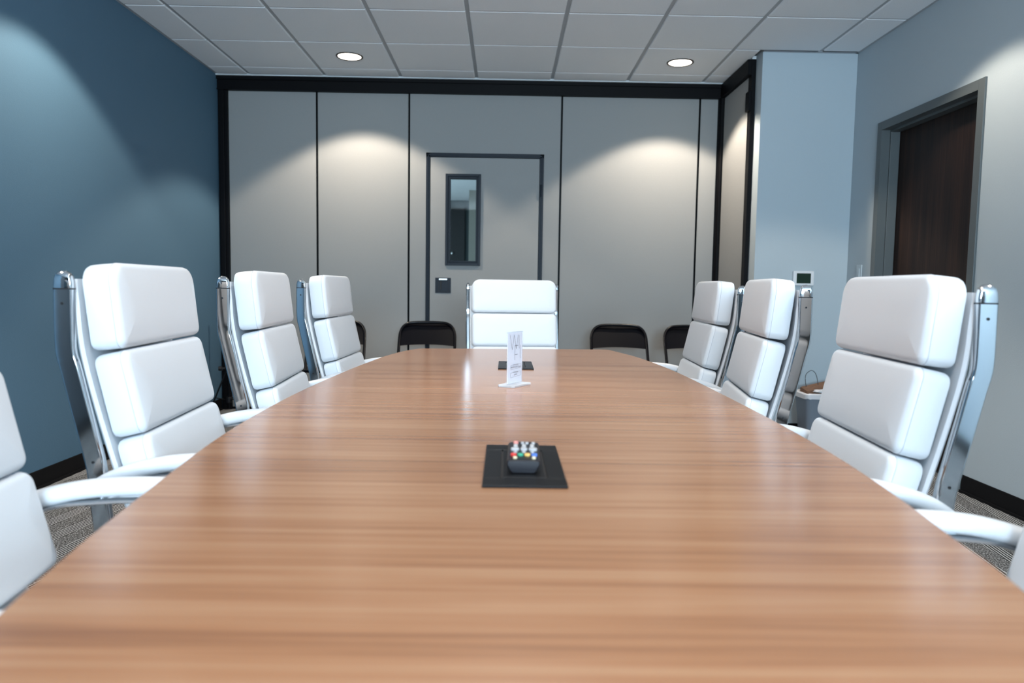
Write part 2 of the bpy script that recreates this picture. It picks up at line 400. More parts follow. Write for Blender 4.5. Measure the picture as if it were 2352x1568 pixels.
# ------------------------------------------------------------------ partition wall (back) of fabric panels
part = st(empty('wall_partition', (0, YB, 0)))
seams = [-2.285, -1.559, -0.806, 0.442, 1.573, 1.728]
g = 0.0065
DX0, DX1, DTOP = -0.666, 0.303, 2.147      # outer edge of the pass door frame
def panel(name, x0, x1, z0, z1, parent=part, y0=0.0, y1=0.07, mt='fabric_panel'):
    bm = bmesh.new(); box(bm, x0, x1, y0, y1, z0, z1, bev=0.003); return new_obj(name, bm, M[mt], parent)
for i in range(5):
    x0, x1 = seams[i]+g, seams[i+1]-g
    if i == 2:
        bm = bmesh.new()
        box(bm, x0, DX0, 0, 0.07, 0.02, TZ); box(bm, DX1, x1, 0, 0.07, 0.02, TZ); box(bm, DX0, DX1, 0, 0.07, DTOP, TZ)
        new_obj('fabric_panel', bm, M['fabric_panel'], part)
    else: panel('fabric_panel', x0, x1, 0.02, TZ)
bm = bmesh.new()
for s_ in seams[1:5]: box(bm, s_-g, s_+g, 0.018, 0.06, 0.01, TZ)
for s_ in seams[1:5]:
    for d_ in (-1, 1): box(bm, s_+d_*g-0.0015, s_+d_*g+0.0015, -0.0015, 0.02, 0.01, TZ)
new_obj('seam_strip', bm, M['black_metal'], part)
bm = bmesh.new(); box(bm, XL+0.002, seams[0]+g, -0.02, 0.07, 0.0, TZ, bev=0.004); box(bm, XL+0.02, seams[0]-0.02, -0.034, -0.02, 0, TZ, bev=0.003)
new_obj('end_post', bm, M['black_metal'], part)
bm = bmesh.new(); box(bm, 1.728-g, 1.745, -0.004, 0.07, 0, TZ); lathe(bm, [(0.022, 0), (0.022, TZ)], 14, (1.752, -0.022, 0)); box(bm, 1.745, CX-0.002, -0.03, 0.07, 0, TZ)
new_obj('corner_post', bm, M['black_metal'], part)
# side return panel of the partition along the bump-out
ret = panel('return_panel', CX-0.03, CX-0.006, 0.02, TZ, y0=-(YB-CY-0.195), y1=-0.05)
bm = bmesh.new(); box(bm, CX-0.032, CX-0.002, CY+0.125-YB, CY+0.19-YB, 0.0, ZC-0.01); box(bm, CX-0.05, CX-0.03, CY+0.115-YB, CY+0.195-YB, 2.36, 2.50, bev=0.004)
new_obj('return_jamb', bm, M['black_metal'], part)
bm = bmesh.new(); box(bm, XL+0.08, CX-0.05, 0.0, 0.06, 0.0, 0.02); new_obj('bottom_seal', bm, M['base'], part)

# pass door in the partition
d1 = st(empty('door_1', (0, YB, 0)))
fwid = 0.034
bm = bmesh.new()
for x0, x1 in ((DX0, DX0+fwid), (DX1-fwid, DX1)):
    box(bm, x0, x1, -0.004, 0.07, 0, DTOP, bev=0.002); xm = (x0+x1)/2
    box(bm, xm-0.003, xm+0.006, -0.010, -0.003, 0, DTOP-0.012, bev=0.002)
box(bm, DX0, DX1, -0.004, 0.07, DTOP-fwid, DTOP, bev=0.002); box(bm, DX0+0.012, DX1-0.012, -0.010, -0.003, DTOP-0.022, DTOP-0.012)
new_obj('door_frame', bm, M['frame_blue'], d1)
WX0, WX1, WZ0, WZ1 = -0.504, -0.213, 1.228, 1.978
bm = bmesh.new(); lx0, lx1, lz1 = DX0+fwid+0.003, DX1-fwid-0.003, DTOP-fwid-0.003
box(bm, lx0, WX0+0.03, 0.0, 0.05, 0.02, lz1); box(bm, WX1-0.03, lx1, 0.0, 0.05, 0.02, lz1)
box(bm, WX0+0.03, WX1-0.03, 0.0, 0.05, 0.02, WZ0+0.03); box(bm, WX0+0.03, WX1-0.03, 0.0, 0.05, WZ1-0.03, lz1)
leaf = new_obj('door_leaf', bm, M['fabric_panel'], d1)
def ring_frame(bm, x0, x1, z0, z1, wd, y0, y1, bev=0.0015):
    box(bm, x0, x0+wd, y0, y1, z0, z1, bev=bev); box(bm, x1-wd, x1, y0, y1, z0, z1, bev=bev)
    box(bm, x0+wd, x1-wd, y0, y1, z0, z0+wd, bev=bev); box(bm, x0+wd, x1-wd, y0, y1, z1-wd, z1, bev=bev)
bm = bmesh.new()
ring_frame(bm, WX0, WX1, WZ0, WZ1, 0.020, -0.014, 0.03); ring_frame(bm, WX0+0.02, WX1-0.02, WZ0+0.02, WZ1-0.02, 0.010, -0.002, 0.035); ring_frame(bm, WX0+0.030, WX1-0.030, WZ0+0.030, WZ1-0.030, 0.010, -0.009, 0.04)
new_obj('vision_frame', bm, M['frame_blue'], d1)
bm = bmesh.new(); box(bm, WX0+0.035, WX1-0.035, 0.018, 0.022, WZ0+0.035, WZ1-0.035); new_obj('vision_glass', bm, M['glass'], d1)
# recessed pull plate
bm = bmesh.new(); px0, px1, pz0, pz1 = -0.584, -0.455, 1.0, 1.126
box(bm, px0, px1, -0.004, 0.004, pz0, pz1, bev=0.001)
pl = new_obj('pull_plate', bm, M['frame_blue'], d1)
bm = bmesh.new(); ring_frame(bm, px0+0.026, px1-0.018, pz0+0.012, pz1-0.022, 0.003, -0.006, -0.003, 0.0005); box(bm, px0+0.040, px0+0.052, -0.008, -0.0035, pz0+0.03, pz1-0.026, bev=0.001)
new_obj('pull_recess', bm, M['groove'], pl)
bm = bmesh.new(); box(bm, px0+0.030, px1-0.030, -0.011, -0.0035, pz1-0.020, pz1-0.006, bev=0.002); o = new_obj('pull_lip', bm, M['satin'], pl); tag(o, 'bright metal lip')
bm = bmesh.new(); cyl(bm, (DX1-0.02, -0.012, 1.80), (DX1-0.02, -0.012, 1.90), 0.008); new_obj('door_hinge', bm, M['frame_blue'], d1)

# room seen through the door glass
bm = bmesh.new()
box(bm, -3.2, 4.2, 13.0, 13.15, 0, 2.7); st(new_obj('wall_next_room_far', bm, M['far_wall']))
bm = bmesh.new(); box(bm, -0.60, 0.4, 11.6, 12.999, 0, 2.585); st(new_obj('wall_next_room_side', bm, mat('grey_side_wall', (0.22, 0.22, 0.19), 0.8)))
bm = bmesh.new(); box(bm, 4.0, 4.2, YB+0.12, 13.0, 0, 2.7); box(bm, -3.35, -3.2, YB+0.12, 13.15, 0, 2.7); st(new_obj('wall_next_room_ends', bm, M['white_wall']))
bm = bmesh.new(); box(bm, -3.35, 4.2, YB+0.13, 13.15, 2.585, 2.7); st(new_obj('ceiling_next_room', bm, M['white_wall']))
bm = bmesh.new(); box(bm, -1.75, -0.74, 12.955, 12.999, 0.0, 2.44, bev=0.004); d3 = st(new_obj('door_3', bm, M['far_door']))
bm = bmesh.new(); lathe(bm, [(0.004, 0), (0.022, -0.01), (0.026, -0.03), (0.018, -0.05), (0.004, -0.055)], 14, (-0.96, 12.955, 1.64), axis='y'); new_obj('door_knob', bm, M['satin'], d3, smooth=True)

# ------------------------------------------------------------------ steel-framed door in the right wall
d2 = st(empty('door_2', (XR, 0, 0)))
bm = bmesh.new(); fo = 0.05
def fr(y0, y1, z0, z1, x0, x1, bev=0.0015): box(bm, x0, x1, y0, y1, z0, z1, bev=bev)
fr(DY0-fo, DY0, 0, DZ+fo, -0.012, 0.0); fr(DY1, DY1+fo, 0, DZ+fo, -0.012, 0.0); fr(DY0, DY1, DZ, DZ+fo, -0.012, 0.0)       # face
fr(DY0-0.001, DY0+0.004, 0, DZ, -0.012, 0.15, 0); fr(DY1-0.004, DY1+0.001, 0, DZ, -0.012, 0.15, 0); fr(DY0, DY1, DZ-0.004, DZ+0.001, -0.012, 0.15, 0)  # jamb lining
fr(DY0+0.003, DY0+0.018, 0, DZ-0.017, 0.045, 0.105); fr(DY1-0.018, DY1-0.003, 0, DZ-0.017, 0.045, 0.105); fr(DY0+0.003, DY1-0.003, DZ-0.018, DZ-0.003, 0.045, 0.105)  # stop
new_obj('door_frame', bm, M['door_frame'], d2)
bm = bmesh.new(); box(bm, 0.107, 0.15, DY0+0.006, DY1-0.006, 0.01, DZ-0.006, bev=0.002); new_obj('door_leaf', bm, M['dark_wood'], d2)
bm = bmesh.new(); lathe(bm, [(0.026, 0.107), (0.026, 0.100), (0.010, 0.098), (0.010, 0.06)], 16, (0, DY0+0.09, 1.0), axis='x'); cyl(bm, (0.062, DY0+0.09, 1.0), (0.062, DY0+0.20, 1.0), 0.009)
new_obj('door_handle', bm, M['satin'], d2, smooth=True)

# ------------------------------------------------------------------ recessed downlights
bm = bmesh.new(); lathe(bm, [(0.082, -0.0005), (0.098, -0.003), (0.101, -0.001), (0.101, 0.0)], 40)
names = ['round recessed downlight in the ceiling above the left fabric panels', 'round recessed downlight in the ceiling near the pale bump-out wall']
first = None
for i, (lx, ly, pw) in enumerate(LAMPS):
    if first is None:
        root = empty('recessed_downlight', (lx, ly, ZC)); first = root
        bm.free(); bm = bmesh.new()
        rings = []
        for r_, z_ in [(0.0845, -0.001), (0.085, -0.004), (0.091, -0.007), (0.098, -0.004), (0.099, 0.0), (0.0845, 0.0)]:
            rings.append([bm.verts.new((r_*math.cos(2*PI*k/40), r_*math.sin(2*PI*k/40), z_)) for k in range(40)])
        rings.append(rings[0]); bridge(bm, rings)
        tr = new_obj('trim_ring', bm, mat('bronze_trim', (0.035, 0.022, 0.016), 0.4), root, smooth=True)
        bm = bmesh.new(); lathe(bm, [(0.084, -0.0005), (0.084, -0.0025), (0.080, -0.003), (0.002, -0.004)], 40)
        ln = new_obj('lens', bm, M['lens'], root, smooth=True)
    else:
        root = first.copy(); COL.objects.link(root); root.location = (lx, ly, ZC)
        for ch in (tr, ln):
            cc = ch.copy(); COL.objects.link(cc); cc.parent = root
    if i < 2: tag(root, names[i], 'ceiling light', 'recessed downlights')
    else: tag(root, ['recessed downlight above the blue wall side outside the view', 'recessed downlight above the steel-framed door side outside the view', 'added fill downlight over the far half of the table outside the view', 'added fill downlight over the near half of the table outside the view', 'recessed downlight over the nearest left chair', 'recessed downlight over the nearest right chair', 'recessed downlight behind the photographer on the left', 'recessed downlight behind the photographer on the right'][i-2], 'ceiling light', 'recessed downlights')
    ld = bpy.data.lights.new('downlight_lamp', 'SPOT'); ld.energy = pw; ld.color = WARM if abs(lx) > 1 else (1.0, 0.94, 0.87); ld.spot_size = math.radians(112); ld.spot_blend = 0.22; ld.shadow_soft_size = 0.07  # cooler tint for the two added fill lamps over the table
    lo = bpy.data.objects.new('downlight_lamp', ld); COL.objects.link(lo); lo.location = (lx, ly, ZC-0.012)

# ------------------------------------------------------------------ conference table
tab = empty('conference_table', (0.05, 2.1, 0))
tag(tab, 'long boat-shaped walnut laminate conference table filling the foreground', 'table')
Lp = [(0.22, -0.37), (0.45, -0.43), (0.674, -0.480), (0.787, -0.500), (0.919, -0.521), (1.206, -0.559), (1.469, -0.588), (1.78, -0.604), (2.175, -0.605), (2.67, -0.583), (2.95, -0.562), (3.212, -0.537), (3.45, -0.497), (3.625, -0.442)]
Rp = [(3.715, 0.545), (3.52, 0.588), (3.34, 0.622), (3.115, 0.646), (2.85, 0.664), (2.554, 0.672), (2.187, 0.672), (1.90, 0.670), (1.726, 0.667), (1.441, 0.655), (1.207, 0.634), (1.037, 0.612), (0.90, 0.590), (0.807, 0.578), (0.60, 0.53), (0.42, 0.48), (0.22, 0.42)]
lp = catmull([(x, y, 0) for y, x in Lp], 4); rp = catmull([(x, y, 0) for y, x in Rp], 4)
farpts = [Vector((-0.438, 3.632, 0)), Vector((-0.428, 3.641, 0)), Vector((-0.414, 3.646, 0)), Vector((0.05, 3.697, 0)), Vector((0.515, 3.738, 0)), Vector((0.529, 3.736, 0)), Vector((0.540, 3.728, 0)), Vector((0, 0, 0))]
nearpts = [(0.36, 0.17, 0), (0.2, 0.15, 0), (-0.15, 0.15, 0), (-0.31, 0.17, 0)]
outl = [(p[0]-0.05, p[1]-2.1) for p in lp[:-1]+farpts[:-1]+rp+nearpts]
cl = []
for p in outl:
    if not cl or (Vector(p)-Vector(cl[-1])).length > 0.004: cl.append(p)
bm = bmesh.new(); prism(bm, cl, 0.705, 0.74, bev=0.0025); new_obj('tabletop', bm, M['wood'], tab)
for y_ in (-1.05, 0.85):
    bm = bmesh.new(); box(bm, -0.20, 0.20, y_-0.19, y_+0.19, 0.035, 0.705, bev=0.004); box(bm, -0.23, 0.23, y_-0.22, y_+0.22, 0.0, 0.035, bev=0.004)
    new_obj('pedestal', bm, M['wood'], tab)
bm = bmesh.new(); box(bm, -0.02, 0.02, -0.86, 0.66, 0.30, 0.66, bev=0.003); new_obj('modesty_panel', bm, M['wood'], tab)

# ------------------------------------------------------------------ table power boxes
def power_box(x0, x1, y0, y1, label):
    cx, cy = (x0+x1)/2, (y0+y1)/2; hw, hh = (x1-x0)/2, (y1-y0)/2
    root = empty('power_box', (cx, cy, 0.74)); tag(root, label, 'power outlet box', 'power boxes in the tabletop')
    bm = bmesh.new(); fx = hw*0.56; fy = hh*0.70
    box(bm, -hw, hw, -hh, -fy, 0, 0.0045, bev=0.0008); box(bm, -hw, hw, fy, hh, 0, 0.0045, bev=0.0008)
    box(bm, -hw, -fx, -fy, fy, 0, 0.0045, bev=0.0008); box(bm, fx, hw, -fy, fy, 0, 0.0045, bev=0.0008)
    new_obj('box_rim', bm, M['box_plastic'], root)
    bm = bmesh.new(); box(bm, -fx+0.003, fx-0.003, -fy+0.003, fy-0.003, 0.0005, 0.0048, bev=0.0008); new_obj('box_lid', bm, M['box_plastic'], root)
    bm = bmesh.new(); box(bm, -fx-0.001, fx+0.001, -fy-0.001, fy+0.001, 0.0002, 0.0015); new_obj('lid_gap', bm, M['groove'], root)
    return root
power_box(-0.033, 0.105, 1.123, 1.418, 'black rectangular power box set in the tabletop under the remote')
power_box(-0.024, 0.115, 2.769, 3.04, 'black rectangular power box set in the tabletop behind the small sign')

# ------------------------------------------------------------------ remote control
rem = empty('remote_control', (0.035, 1.196, 0.7449), math.radians(-1.5)); tag(rem, 'black remote control with coloured buttons lying on the near power box', 'remote')
bm = bmesh.new(); Lr = 0.150; rings = []
for y_, sc_ in [(0.0, 0.93), (0.003, 0.985), (0.008, 1.0), (Lr*0.5, 1.0), (Lr-0.008, 1.0), (Lr-0.003, 0.985), (Lr, 0.93)]:
    ring = []
    for x_, z_ in [(-0.019, 0.0005), (-0.023, 0.004), (-0.0285, 0.015), (-0.0285, 0.019), (-0.026, 0.0215), (-0.012, 0.0225), (0.012, 0.0225), (0.026, 0.0215), (0.0285, 0.019), (0.0285, 0.015), (0.023, 0.004), (0.019, 0.0005)]:
        ring.append(bm.verts.new((x_*sc_, y_, 0.011+(z_-0.011)*sc_)))
    rings.append(ring)
bridge(bm, rings); bm.faces.new(rings[0]); bm.faces.new(rings[-1])
new_obj('remote_body', bm, M['dark_gloss'], rem)
def button(x_, y_, wx, wy, key, h=0.0028):
    bm = bmesh.new(); prism(bm, [(x_+a_, y_+b_) for a_, b_ in rr(wx, wy, min(wx, wy)*0.45, 3)], 0.0215, 0.0225+h, bev=0.0006)
    o = new_obj('button', bm, M['btn_'+key], rem); o['label'] = key+' button'
for x_, k_ in ((-0.0175, 'red'), (-0.0055, 'green'), (0.0065, 'yellow'), (0.0185, 'blue')): button(x_, 0.038, 0.0105, 0.012, k_)
for x_ in (-0.0145, 0.0175): button(x_, 0.016, 0.007, 0.006, 'cream')
for x_, w_ in ((-0.0155, 0.0155), (0.0005, 0.012), (0.0165, 0.0155)): button(x_, 0.079, w_, 0.013, 'white', 0.0035)
for x_ in (-0.0145, 0.0005, 0.0155): button(x_, 0.060, 0.0065, 0.008, 'white', 0.002); button(x_, 0.103, 0.0075, 0.020, 'white', 0.0035)
button(-0.0145, 0.132, 0.009, 0.009, 'pink', 0.0035)
for x_ in (-0.002, 0.006, 0.0175): button(x_, 0.130, 0.006, 0.008, 'white', 0.003)

# ------------------------------------------------------------------ acrylic wifi sign
sx, sy = 0.0335, 2.315
ang = math.radians(59)                       # reading direction in plan
sg = empty('table_sign', (sx, sy, 0.74), ang); tag(sg, 'small upright acrylic wifi sign standing mid table', 'sign')
bm = bmesh.new(); prism(bm, [(-0.058, -0.024), (-0.050, -0.031), (0.054, -0.031), (0.058, -0.026), (0.058, 0.026), (0.053, 0.031), (-0.051, 0.031), (-0.058, 0.024)], 0.0, 0.007, bev=0.0015)
new_obj('sign_base', bm, M['acrylic_base'], sg)
bm = bmesh.new(); box(bm, -0.0475, 0.0475, 0.0012, 0.0032, 0.007, 0.176, bev=0.0004); box(bm, -0.0475, 0.0475, -0.0032, -0.0012, 0.007, 0.176, bev=0.0004); box(bm, -0.0475, 0.0475, -0.0032, 0.0032, 0.172, 0.176, bev=0.0004)
new_obj('sign_holder', bm, M['acrylic'], sg)
bm = bmesh.new(); box(bm, -0.0455, 0.0455, -0.0009, 0.0009, 0.010, 0.171)
card = new_obj('sign_card', bm, M['card'], sg)
# printed lettering: thin art-deco WI over FI, then two captioned boxes (lies on the holder's front face)
def stroke(bm, x0, z0, x1, z1, wd=0.0009, y=-0.0036):
    d = Vector((x1-x0, z1-z0)); d.normalize(); n_ = Vector((-d.y, d.x))*wd/2
    vs = [bm.verts.new((x0+n_.x, y, z0+n_.y)), bm.verts.new((x1+n_.x, y, z1+n_.y)), bm.verts.new((x1-n_.x, y, z1-n_.y)), bm.verts.new((x0-n_.x, y, z0-n_.y))]
    vb = [bm.verts.new((v_.co.x, y+0.0002, v_.co.z)) for v_ in vs]
    bm.faces.new(vs); bm.faces.new(vb); bridge(bm, [vs, vb])
bm = bmesh.new()
def cv(px, py): return (-0.0475+0.095*(px-392)/(798-392), 0.176-0.159*(py-(245-(px-392)*0.11))/(1425-245))
def sk(x0, y0, x1, y1, wd=0.0010):
    a_, b_ = cv(x0, y0), cv(x1, y1); stroke(bm, a_[0], a_[1], b_[0], b_[1], wd)
sk(440, 315, 500, 660); sk(500, 660, 553, 305); sk(553, 305, 612, 640); sk(612, 640, 662, 298); sk(684, 300, 690, 625)
sk(572, 562, 570, 905); sk(572, 562, 662, 551, 0.0013); sk(575, 776, 650, 767, 0.0013); sk(720, 540, 718, 865)
new_obj('lettering', bm, M['ink'], card)
bm = bmesh.new()
def skp(x0, y0, x1, y1): 
    a_, b_ = cv(x0, y0), cv(x1, y1); stroke(bm, a_[0], a_[1], b_[0], b_[1], 0.0007)
skp(465, 1040, 538, 1024); skp(660, 1006, 742, 991); skp(742, 991, 742, 1088); skp(742, 1088, 465, 1140); skp(465, 1140, 465, 1040)
skp(465, 1222, 528, 1210); skp(662, 1184, 744, 1170); skp(744, 1170, 744, 1275); skp(744, 1275, 465, 1330); skp(465, 1330, 465, 1222)
new_obj('text_box', bm, M['ink_pale'], card)
def sign_text(s_, px, py, size, xs=1.0):
    a_ = cv(px, py); text_mesh(s_, size, (a_[0], -0.0037, a_[1]), (1, 0, 0), (0, 0, 1), (0, -1, 0), M['ink_pale'], 'caption', card, xs)
sign_text('NETWORK', 600, 1018, 0.0062, 1.0); sign_text('WHATCOM Guest', 602, 1072, 0.0085, 0.95)
sign_text('PASSWORD', 595, 1198, 0.0062, 1.0); sign_text('guest', 600, 1246, 0.0080, 1.0)

# ------------------------------------------------------------------ white executive chairs
def pad_obj(name, w_, h_, t_, M4, parent, r_out=0.024, r_e=0.016, bulge=0.005, r_low=0.022, seam=True):
    """soft pad: back face at x=0, front at x=t, spans y (width) and z (height) before M4"""
    bm = bmesh.new(); rings = []
    prof = [(0.010, 0.0), (0.003, 0.003), (0.0, 0.010), (-0.0005, t_*0.35), (0.0, t_-r_e)]
    for k in range(1, 6):
        a_ = PI/2*k/5; prof.append((r_e*(1-math.cos(a_)), t_-r_e+r_e*math.sin(a_)))
    dm = min(w_, h_)/2*0.86
    for k in range(1, 8):
        d_ = r_e+(dm-r_e)*k/7; q = k/7; prof.append((d_, t_+bulge*(1-(1-q)**2.2)))
    for ins, x_ in prof:
        rings.append([bm.verts.new((x_, a_, b_)) for a_, b_ in rr(w_-2*ins, h_-2*ins, r_out-ins*0.9, 6, r_low-ins*0.9)])
    bridge(bm, rings); bm.faces.new(rings[0]); bm.faces.new(rings[-1])
    bmesh.ops.transform(bm, matrix=M4, verts=bm.verts)
    me = new_obj(name, bm, M['leather'], parent, smooth=True)
    if seam:
        bm = bmesh.new(); ins = 0.0012
        pts = [(t_-r_e+0.0005, a_, b_) for a_, b_ in rr(w_-2*ins+0.003, h_-2*ins+0.003, r_out, 6, r_low)]
        tube(bm, pts, 0.0009, 5, closed=True, up=Vector((1, 0, 0)))
        bmesh.ops.transform(bm, matrix=M4, verts=bm.verts)
        new_obj('seam', bm, M['stitch'], me, smooth=True)
    return me
def frameM(p, zdir, w0=0):
    """local x forward, z along zdir (in xz-plane), origin p"""
    z = Vector((zdir[0], 0, zdir[1])).normalized(); y = Vector((0, 1, 0)); x = y.cross(z)
    return Matrix(((x.x, y.x, z.x, p[0]), (x.y, y.y, z.y, p[1]), (x.z, y.z, z.z, p[2]), (0, 0, 0, 1)))
OX = 0.27
def chair():
    """local origin: floor under the gas column; chair faces +x; back-pad reference sits at x = -OX"""
    root = empty('executive_chair')
    PT = 0.074
    segs = [((0.000, 0.9125), (-0.020, 1.101)), ((0.041, 0.7255), (0.000, 0.9095)), ((0.088, 0.545), (0.0425, 0.7225))]
    for k_, (b0, b1) in enumerate(segs):
        dx, dz = b1[0]-b0[0], b1[1]-b0[1]; h = math.hypot(dx, dz); mx, mz = (b0[0]+b1[0])/2-OX, (b0[1]+b1[1])/2
        MM = frameM((mx, 0, mz), (dx, dz)); MM = MM @ Matrix.Translation((-PT-0.005, 0, 0))
        pad_obj('back_pad', 0.490, h, PT, MM, root, r_out=0.046 if k_ == 0 else 0.026)
    # leather sling behind the pads, running down into the seat
    prof = catmull([(-0.108, 1.062), (-0.103, 1.0), (-0.099, 0.94), (-0.090, 0.88), (-0.072, 0.80), (-0.053, 0.725), (-0.030, 0.64), (-0.008, 0.56), (0.010, 0.505), (0.045, 0.462), (0.10, 0.448), (0.30, 0.449), (0.50, 0.462)], 4)
    bm = bmesh.new(); rings = []
    for i, p in enumerate(prof):
        t_ = (prof[min(i+1, len(prof)-1)]-prof[max(i-1, 0)]); n_ = Vector((-t_[1], t_[0])).normalized()
        if n_.x < 0 and i < 20: n_ = -n_
        n_ = Vector((t_[1], -t_[0])).normalized(); n_ = -n_
        f_ = [p[0]+n_.x*0.006, p[1]+n_.y*0.006]; b_ = [p[0]-n_.x*0.006, p[1]-n_.y*0.006]
        rings.append([bm.verts.new(c_) for c_ in ((f_[0]-OX, -0.245, f_[1]), (f_[0]-OX, 0.245, f_[1]), (p[0]-OX, 0.251, p[1]), (b_[0]-OX, 0.245, b_[1]), (b_[0]-OX, -0.245, b_[1]), (p[0]-OX, -0.251, p[1]))])
    bridge(bm, rings); bm.faces.new(rings[0]); bm.faces.new(rings[-1])
    new_obj('back_sling', bm, M['leather'], root, smooth=True)
    # seat pads
    for i, (x0, x1) in enumerate(((0.075, 0.275), (0.279, 0.50))):
        MM = frameM(((x0+x1)/2-OX, 0, 0.452+(0.004 if i else 0)), (-1, 0.03 if i else 0.0))
        MM = Matrix.Translation(((x0+x1)/2-OX, 0, 0.456)) @ Matrix.Rotation(-PI/2, 4, 'Y')
        pad_obj('seat_pad', 0.47, x1-x0, 0.062, MM, root)
    # side rails
    path = catmull([(-0.1195, 1.040), (-0.1200, 0.99), (-0.1200, 0.925), (-0.1170, 0.895), (-0.1110, 0.872), (-0.0955, 0.80), (-0.0775, 0.72), (-0.0620, 0.645), (-0.0560, 0.56), (-0.0450, 0.49), (-0.010, 0.440), (0.06, 0.420), (0.25, 0.425), (0.47, 0.440)], 5)
    for s_ in (-1, 1):
        y_ = s_*0.262
        bm = bmesh.new(); tube(bm, [(p[0]-OX, y_, p[1]) for p in path], 0.010, 20, up=Vector((0, 1, 0)), rx=0.0195, sq=6)
        rail = new_obj('side_rail', bm, M['chrome'], root, smooth=True)
        wn = rail.modifiers.new('wn', 'WEIGHTED_NORMAL'); wn.keep_sharp = True; wn.weight = 90
        bm = bmesh.new(); zz = [1.0415, 1.050, 1.060, 1.068, 1.0745, 1.0785, 1.0800]; k_ = [1, 1, 0.95, 0.84, 0.64, 0.36, 0.05]
        tube(bm, [(-0.1193-OX, y_, z_) for z_ in zz], [0.010*min(1, a_*1.15) for a_ in k_], 20, up=Vector((0, 1, 0)), rx=[0.0195*a_ for a_ in k_], sq=6)
        new_obj('rail_cap', bm, M['chrome'], rail, smooth=True)
        bm = bmesh.new(); tube(bm, [(-0.1193-OX, y_, 1.0395), (-0.1193-OX, y_, 1.0425)], 0.0104, 20, up=Vector((0, 1, 0)), rx=0.0199, sq=6); new_obj('cap_gasket', bm, M['groove'], rail)
        for bx_, bz_ in ((-0.1195, 1.01), (-0.066, 0.665), (-0.058, 0.59)):
            bm = bmesh.new(); cyl(bm, (bx_-OX, y_+s_*0.0095, bz_), (bx_-OX, y_+s_*0.0115, bz_), 0.003, n=10); new_obj('rail_screw', bm, M['groove'], rail)
        # armrest
        ya = s_*0.288
        ap = catmull([(-0.084, 0, 0.584), (-0.060, 0, 0.608), (-0.018, 0, 0.634), (0.045, 0, 0.655), (0.12, 0, 0.668), (0.22, 0, 0.670), (0.31, 0, 0.662), (0.37, 0, 0.642), (0.405, 0, 0.612)], 4)
        n_ = len(ap)
        rz = [0.017*min(1, 0.35+0.65*min(1, 4*min(i, n_-1-i)/n_*2)) for i in range(n_)]; rxx = [0.024*min(1, 0.45+0.55*min(1, 4*min(i, n_-1-i)/n_*2)) for i in range(n_)]
        bm = bmesh.new(); tube(bm, [(p[0]-OX, ya, p[2]) for p in ap], rz, 18, rx=rxx, sq=2.5)
        arm = new_obj('armrest', bm, M['leather'], root, smooth=True)
        bp_ = catmull([(-0.072, 0, 0.578), (-0.04, 0, 0.600), (0.045, 0, 0.634), (0.12, 0, 0.643), (0.22, 0, 0.644), (0.32, 0, 0.636), (0.385, 0, 0.610), (0.415, 0, 0.565), (0.40, 0, 0.51), (0.36, 0, 0.455), (0.33, 0, 0.430)], 4)
        bm = bmesh.new(); tube(bm, [(p[0]-OX, ya, p[2]) for p in bp_], 0.005, 12, rx=0.016, sq=3.0)
        box(bm, 0.31-OX, 0.36-OX, min(s_*0.262, ya), max(s_*0.262, ya), 0.425, 0.440)
        box(bm, -0.078-OX, -0.06-OX, min(s_*0.262, ya), max(s_*0.262, ya), 0.572, 0.588)
        new_obj('arm_bracket', bm, M['chrome'], arm, smooth=True)
    # cross bars, mechanism, gas column
    bm = bmesh.new()
    for bx_, bz_ in ((0.10, 0.418), (0.40, 0.432)): cyl(bm, (bx_-OX, -0.262, bz_), (bx_-OX, 0.262, bz_), 0.010, n=12)
    box(bm, 0.12-OX, 0.42-OX, -0.06, 0.06, 0.375, 0.425, bev=0.008); new_obj('tilt_mechanism', bm, M['satin'], root)
    bm = bmesh.new(); lathe(bm, [(0.026, 0.10), (0.026, 0.26), (0.015, 0.262), (0.015, 0.376)], 20); new_obj('gas_column', bm, M['chrome'], root, smooth=True)
    for k in range(5):
        a_ = 2*PI*k/5+0.3; c_, s_ = math.cos(a_), math.sin(a_)
        bm = bmesh.new()
        tube(bm, [(0.018*c_, 0.018*s_, 0.118), (0.10*c_, 0.10*s_, 0.112), (0.22*c_, 0.22*s_, 0.092), (0.295*c_, 0.295*s_, 0.078)], [0.020, 0.018, 0.014, 0.010], 12, rx=[0.022, 0.02, 0.017, 0.014], sq=3)
        leg = new_obj('base_leg', bm, M['chrome'], root, smooth=True)
        bm = bmesh.new(); cx_, cy_ = 0.285*c_, 0.285*s_
        cyl(bm, (cx_, cy_, 0.05), (cx_, cy_, 0.075), 0.006)
        for dd in (-0.014, 0.014):
            px_, py_ = cx_-s_*dd, cy_+c_*dd
            cyl(bm, (px_-s_*0.008, py_+c_*0.008, 0.0275), (px_+s_*0.008, py_-c_*0.008, 0.0275), 0.0275, n=18)
        box(bm, cx_-0.012, cx_+0.012, cy_-0.012, cy_+0.012, 0.028, 0.055, bev=0.004)
        new_obj('caster', bm, M['black_plastic'], leg)
    return root
def copy_tree(o, parent=None):
    c = o.copy(); COL.objects.link(c)
    if parent is not None: c.parent = parent
    for ch in o.children: copy_tree(ch, c)
    return c
